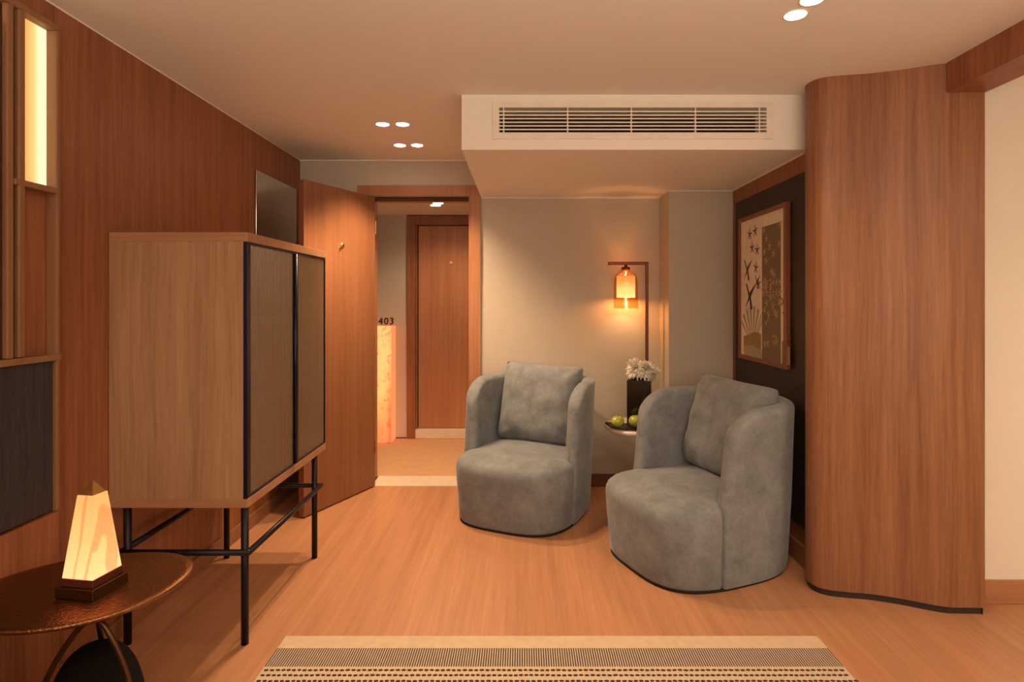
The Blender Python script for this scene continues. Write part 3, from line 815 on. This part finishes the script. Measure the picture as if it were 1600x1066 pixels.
def star(u, v, s, rot=0):
    out = []
    for k in range(5):
        a = rot+2*PI*k/5+PI/2; c, d = math.cos(a), math.sin(a); w = s*.13
        out.append([(u-d*w, v+c*w), (u+c*s-d*w*.7, v+d*s+c*w*.7), (u+c*s+d*w*.7, v+d*s-c*w*.7), (u+d*w, v-c*w)])
    return out
SW, SH = y1-y0-2*fw, z1-z0-2*fw
flat([[(.345, .0), (.605, .0), (.605, .80), (.345, .80)]], 'printed_block', M['art_brown'], .0006)
S = []
for u, v in ((.15, .78), (.24, .79), (.19, .69), (.27, .67), (.25, .56), (.29, .46), (.66, .28), (.69, .20), (.70, .13), (.64, .35)):
    S += star(u, v, .038, random.uniform(-.4, .4))
flat(S, 'printed_stars', M['art_ink'], .0008)
S = []
random.seed(11)
for i in range(34):
    S += star(.36+.235*random.random(), .05+.74*random.random(), .026, random.uniform(-.5, .5))
for k in range(6): S += star(.37+.045*k, .40, .026, 0); S += star(.37+.045*k, .46, .022, .3)
flat(S, 'printed_stars', M['art_gold'], .0010)
def crane(u, v, s):
    return [[(u-.9*s, v-.9*s), (u-.1*s, v+.1*s), (u+.1*s, v-.1*s)], [(u+1.2*s, v+1.0*s), (u+.15*s, v-.1*s), (u-.1*s, v+.25*s)],
            [(u-.75*s, v+1.0*s), (u-.55*s, v+1.0*s), (u+.2*s, v-.1*s), (u-.15*s, v-.05*s)], [(u-.1*s, v), (u+.2*s, v), (u+.55*s, v-.9*s), (u+.2*s, v-1.0*s)]]
flat(crane(.11, .55, .07), 'printed_crane', M['art_ink'], .0009)
flat(crane(.15, .38, .085), 'printed_crane', M['art_dark'], .0009)
flat(crane(.27, .47, .045), 'printed_crane', M['art_ink'], .0009)
S = []
for k in range(8):
    a = math.radians(35+k*15); b = a+math.radians(7.5); r0, r1 = .07, .25; cu, cv = .20, .07
    S.append([(max(.01, cu+r0*math.cos(a)), cv+r0*math.sin(a)), (max(.01, min(.335, cu+r1*math.cos(a))), cv+r1*math.sin(a)), (max(.01, min(.335, cu+r1*math.cos(b))), cv+r1*math.sin(b)), (max(.01, cu+r0*math.cos(b)), cv+r0*math.sin(b))])
flat(S, 'printed_fan', M['art_grey'], .0007)
flat([[(.05, .02), (.33, .02), (.33, .15), (.24, .16), (.10, .13), (.05, .12)]], 'printed_hill', M['art_olive'], .0011)
flat([[(.62, .0), (.72, .0), (.72, .10), (.62, .13)]], 'printed_hill', M['art_olive'], .0011)
flat([[(.06, .0), (.34, .0), (.34, .05), (.20, .075), (.06, .06)]], 'printed_ground', M['art_grey'], .0013)

# ------------------------------------------------------------ rug
rg = thing('rug', 'cream flat woven rug with dark striped band and beaded lines', 'rug', (.115, 1.4, 0))
bm = bmesh.new()
nx, ny = 60, 2
box(bm, -.985, 1.222, .95, 2.444, 0, .010, .004, 2)
o = obj('rug_body', bm, M['rug'], None); o.parent = rg; o.matrix_parent_inverse = Matrix.Translation(-rg.location)
for yy in (2.213, 2.183, 2.150, 1.76, 1.56):
    bm = bmesh.new(); x = -.975
    while x < 1.210:
        ln = random.uniform(.0085, .0105); m = Matrix.Translation((x+ln, yy+random.uniform(-.001, .001), .011)) @ Matrix.Rotation(random.uniform(-.15, .15), 4, 'Z') @ Matrix.Diagonal((ln, .0055, .0035, 1))
        bmesh.ops.create_icosphere(bm, subdivisions=1, radius=1, matrix=m); x += 2*ln+.0015
    o = obj('bead_row', bm, M['yarn'], rg, True); o['kind'] = 'stuff'

ot = thing('ottoman', 'round pale upholstered ottoman cut off by the bottom edge at left', 'ottoman', (-1.02, .985, .0115))
bm = bmesh.new(); lathe(bm, 0, 0, [(.40, .02), (.42, .05), (.425, .25), (.42, .45), (.40, .485), (.36, .499), (.2, .503), (.001, .504)], 72, False); obj('cover', bm, M['rug_plain'], ot, True, world=False)
bm = bmesh.new(); lathe(bm, 0, 0, [(.37, 0), (.37, .02)], 48); obj('base', bm, M['black'], ot, world=False)

light_blocker = thing('light_blocker', 'unseen upholstered block added below the viewpoint to shade low light', 'light_blocker', (.35, -.7, 0))  # added out of view to block low light from behind
obj('blocker_base', B(-.55, 1.25, -2.15, .84, .06, .28, .02), M['base_dark'], light_blocker)
for x in (-.45, 1.15):
    for y in (-2.0, .72): obj('leg', B(x-.03, x+.03, y-.03, y+.03, 0, .06), M['black'], light_blocker)
obj('blocker_mattress', B(-.54, 1.24, -2.13, .83, .28, .50, .05, 4), M['rug_plain'], light_blocker, True)
obj('blocker_headboard', B(-.65, 1.35, -2.24, -2.16, .0, 1.05, .02), M['wood_wall'], light_blocker)

# ------------------------------------------------------------ bronze table at left, lamp and pouf
bx, by, bz = -1.30, 1.752, .55
bt = thing('bronze_side_table', 'oval hammered bronze side table at the left edge', 'side table', (bx, by, 0))
def oval(s, z):
    return [(bx+(.262+(.05 if math.cos(a) < 0 else 0))*s*math.copysign(abs(math.cos(a))**.9, math.cos(a)), by+.238*s*math.copysign(abs(math.sin(a))**.9, math.sin(a))-.03*math.cos(a)*s*-1.2, z) for a in [2*PI*i/96 for i in range(96)]]
bm = bmesh.new(); rings = [[bm.verts.new(p) for p in oval(s, z)] for s, z in ((.95, bz-.014), (.985, bz-.013), (1.0, bz-.008), (1.0, bz-.003), (.99, bz), (.9, bz-.0015), (.5, bz-.0015), (.12, bz-.0015))]
for a, b in zip(rings, rings[1:]):
    for i in range(96): bm.faces.new((a[i], a[(i+1) % 96], b[(i+1) % 96], b[i]))
bm.faces.new(rings[0][::-1]); bm.faces.new(rings[-1]); obj('table_top', bm, M['bronze'], bt, True)
jx, jy = -1.235, 1.70
bm = bmesh.new(); tube(bm, [(jx, jy, bz-.013), (jx, jy, .50), (jx-.004, jy, .475)], [.012, .009, .010], 12); obj('stem', bm, M['bronze_plain'], bt, True)
for ex, ey in ((-1.43, 1.66), (-1.08, 1.69), (-1.36, 1.92)):
    P = catmull([(jx, jy, .48), (jx+(ex-jx)*.22, jy+(ey-jy)*.22, .455), (jx+(ex-jx)*.6, jy+(ey-jy)*.6, .33), (jx+(ex-jx)*.88, jy+(ey-jy)*.88, .15), (ex, ey, .0)], 8)
    bm = bmesh.new(); tube(bm, P, .008, 12); obj('leg', bm, M['bronze_plain'], bt, True)
pf = thing('pouf', 'dark rounded leather pouf under the bronze side table', 'pouf', (-1.305, 1.80, 0))
bm = bmesh.new(); prof = []
for k in range(15):
    a = PI/2*k/14; prof.append((.165*math.cos(a)**.8 if k < 14 else .002, .10+.25*math.sin(a)))
lathe(bm, 0, 0, [(.14, 0), (.16, .03)]+prof, 40); bmesh.ops.scale(bm, verts=bm.verts, vec=(.8, .8, 1)); obj('cover', bm, M['pouf'], pf, True, world=False)
bm = bmesh.new(); tube(bm, [(.132*math.cos(a), .132*math.sin(a), .10) for a in [2*PI*i/40 for i in range(41)]], .003, 6); obj('seam', bm, M['pouf'], pf, True, world=False)

lm = thing('table_lamp', 'glowing alabaster obelisk lamp on the bronze side table', 'table lamp', (-1.268, 1.735, bz-.001), math.radians(-9))
def frustum(bm, a0, a1, z0, z1):
    lo = [bm.verts.new((x*a0, y*a0, z0)) for x, y in ((-1, -1), (1, -1), (1, 1), (-1, 1))]; hi = [bm.verts.new((x*a1, y*a1, z1)) for x, y in ((-1, -1), (1, -1), (1, 1), (-1, 1))]
    bm.faces.new(lo[::-1]); bm.faces.new(hi)
    for i in range(4): bm.faces.new((lo[i], lo[(i+1) % 4], hi[(i+1) % 4], hi[i]))
    return bm
obj('lower_plinth', box(bmesh.new(), -.062, .062, -.062, .062, 0, .030, .002), M['bronze_plain'], lm, world=False)
obj('upper_plinth', box(bmesh.new(), -.053, .053, -.053, .053, .030, .053, .002), M['copper'], lm, world=False)
obj('stone_shade', frustum(bmesh.new(), .050, .0255, .053, .284), M['alabaster'], lm, world=False)
obj('pyramid_cap', frustum(bmesh.new(), .023, .0008, .2845, .322), M['brass'], lm, world=False)
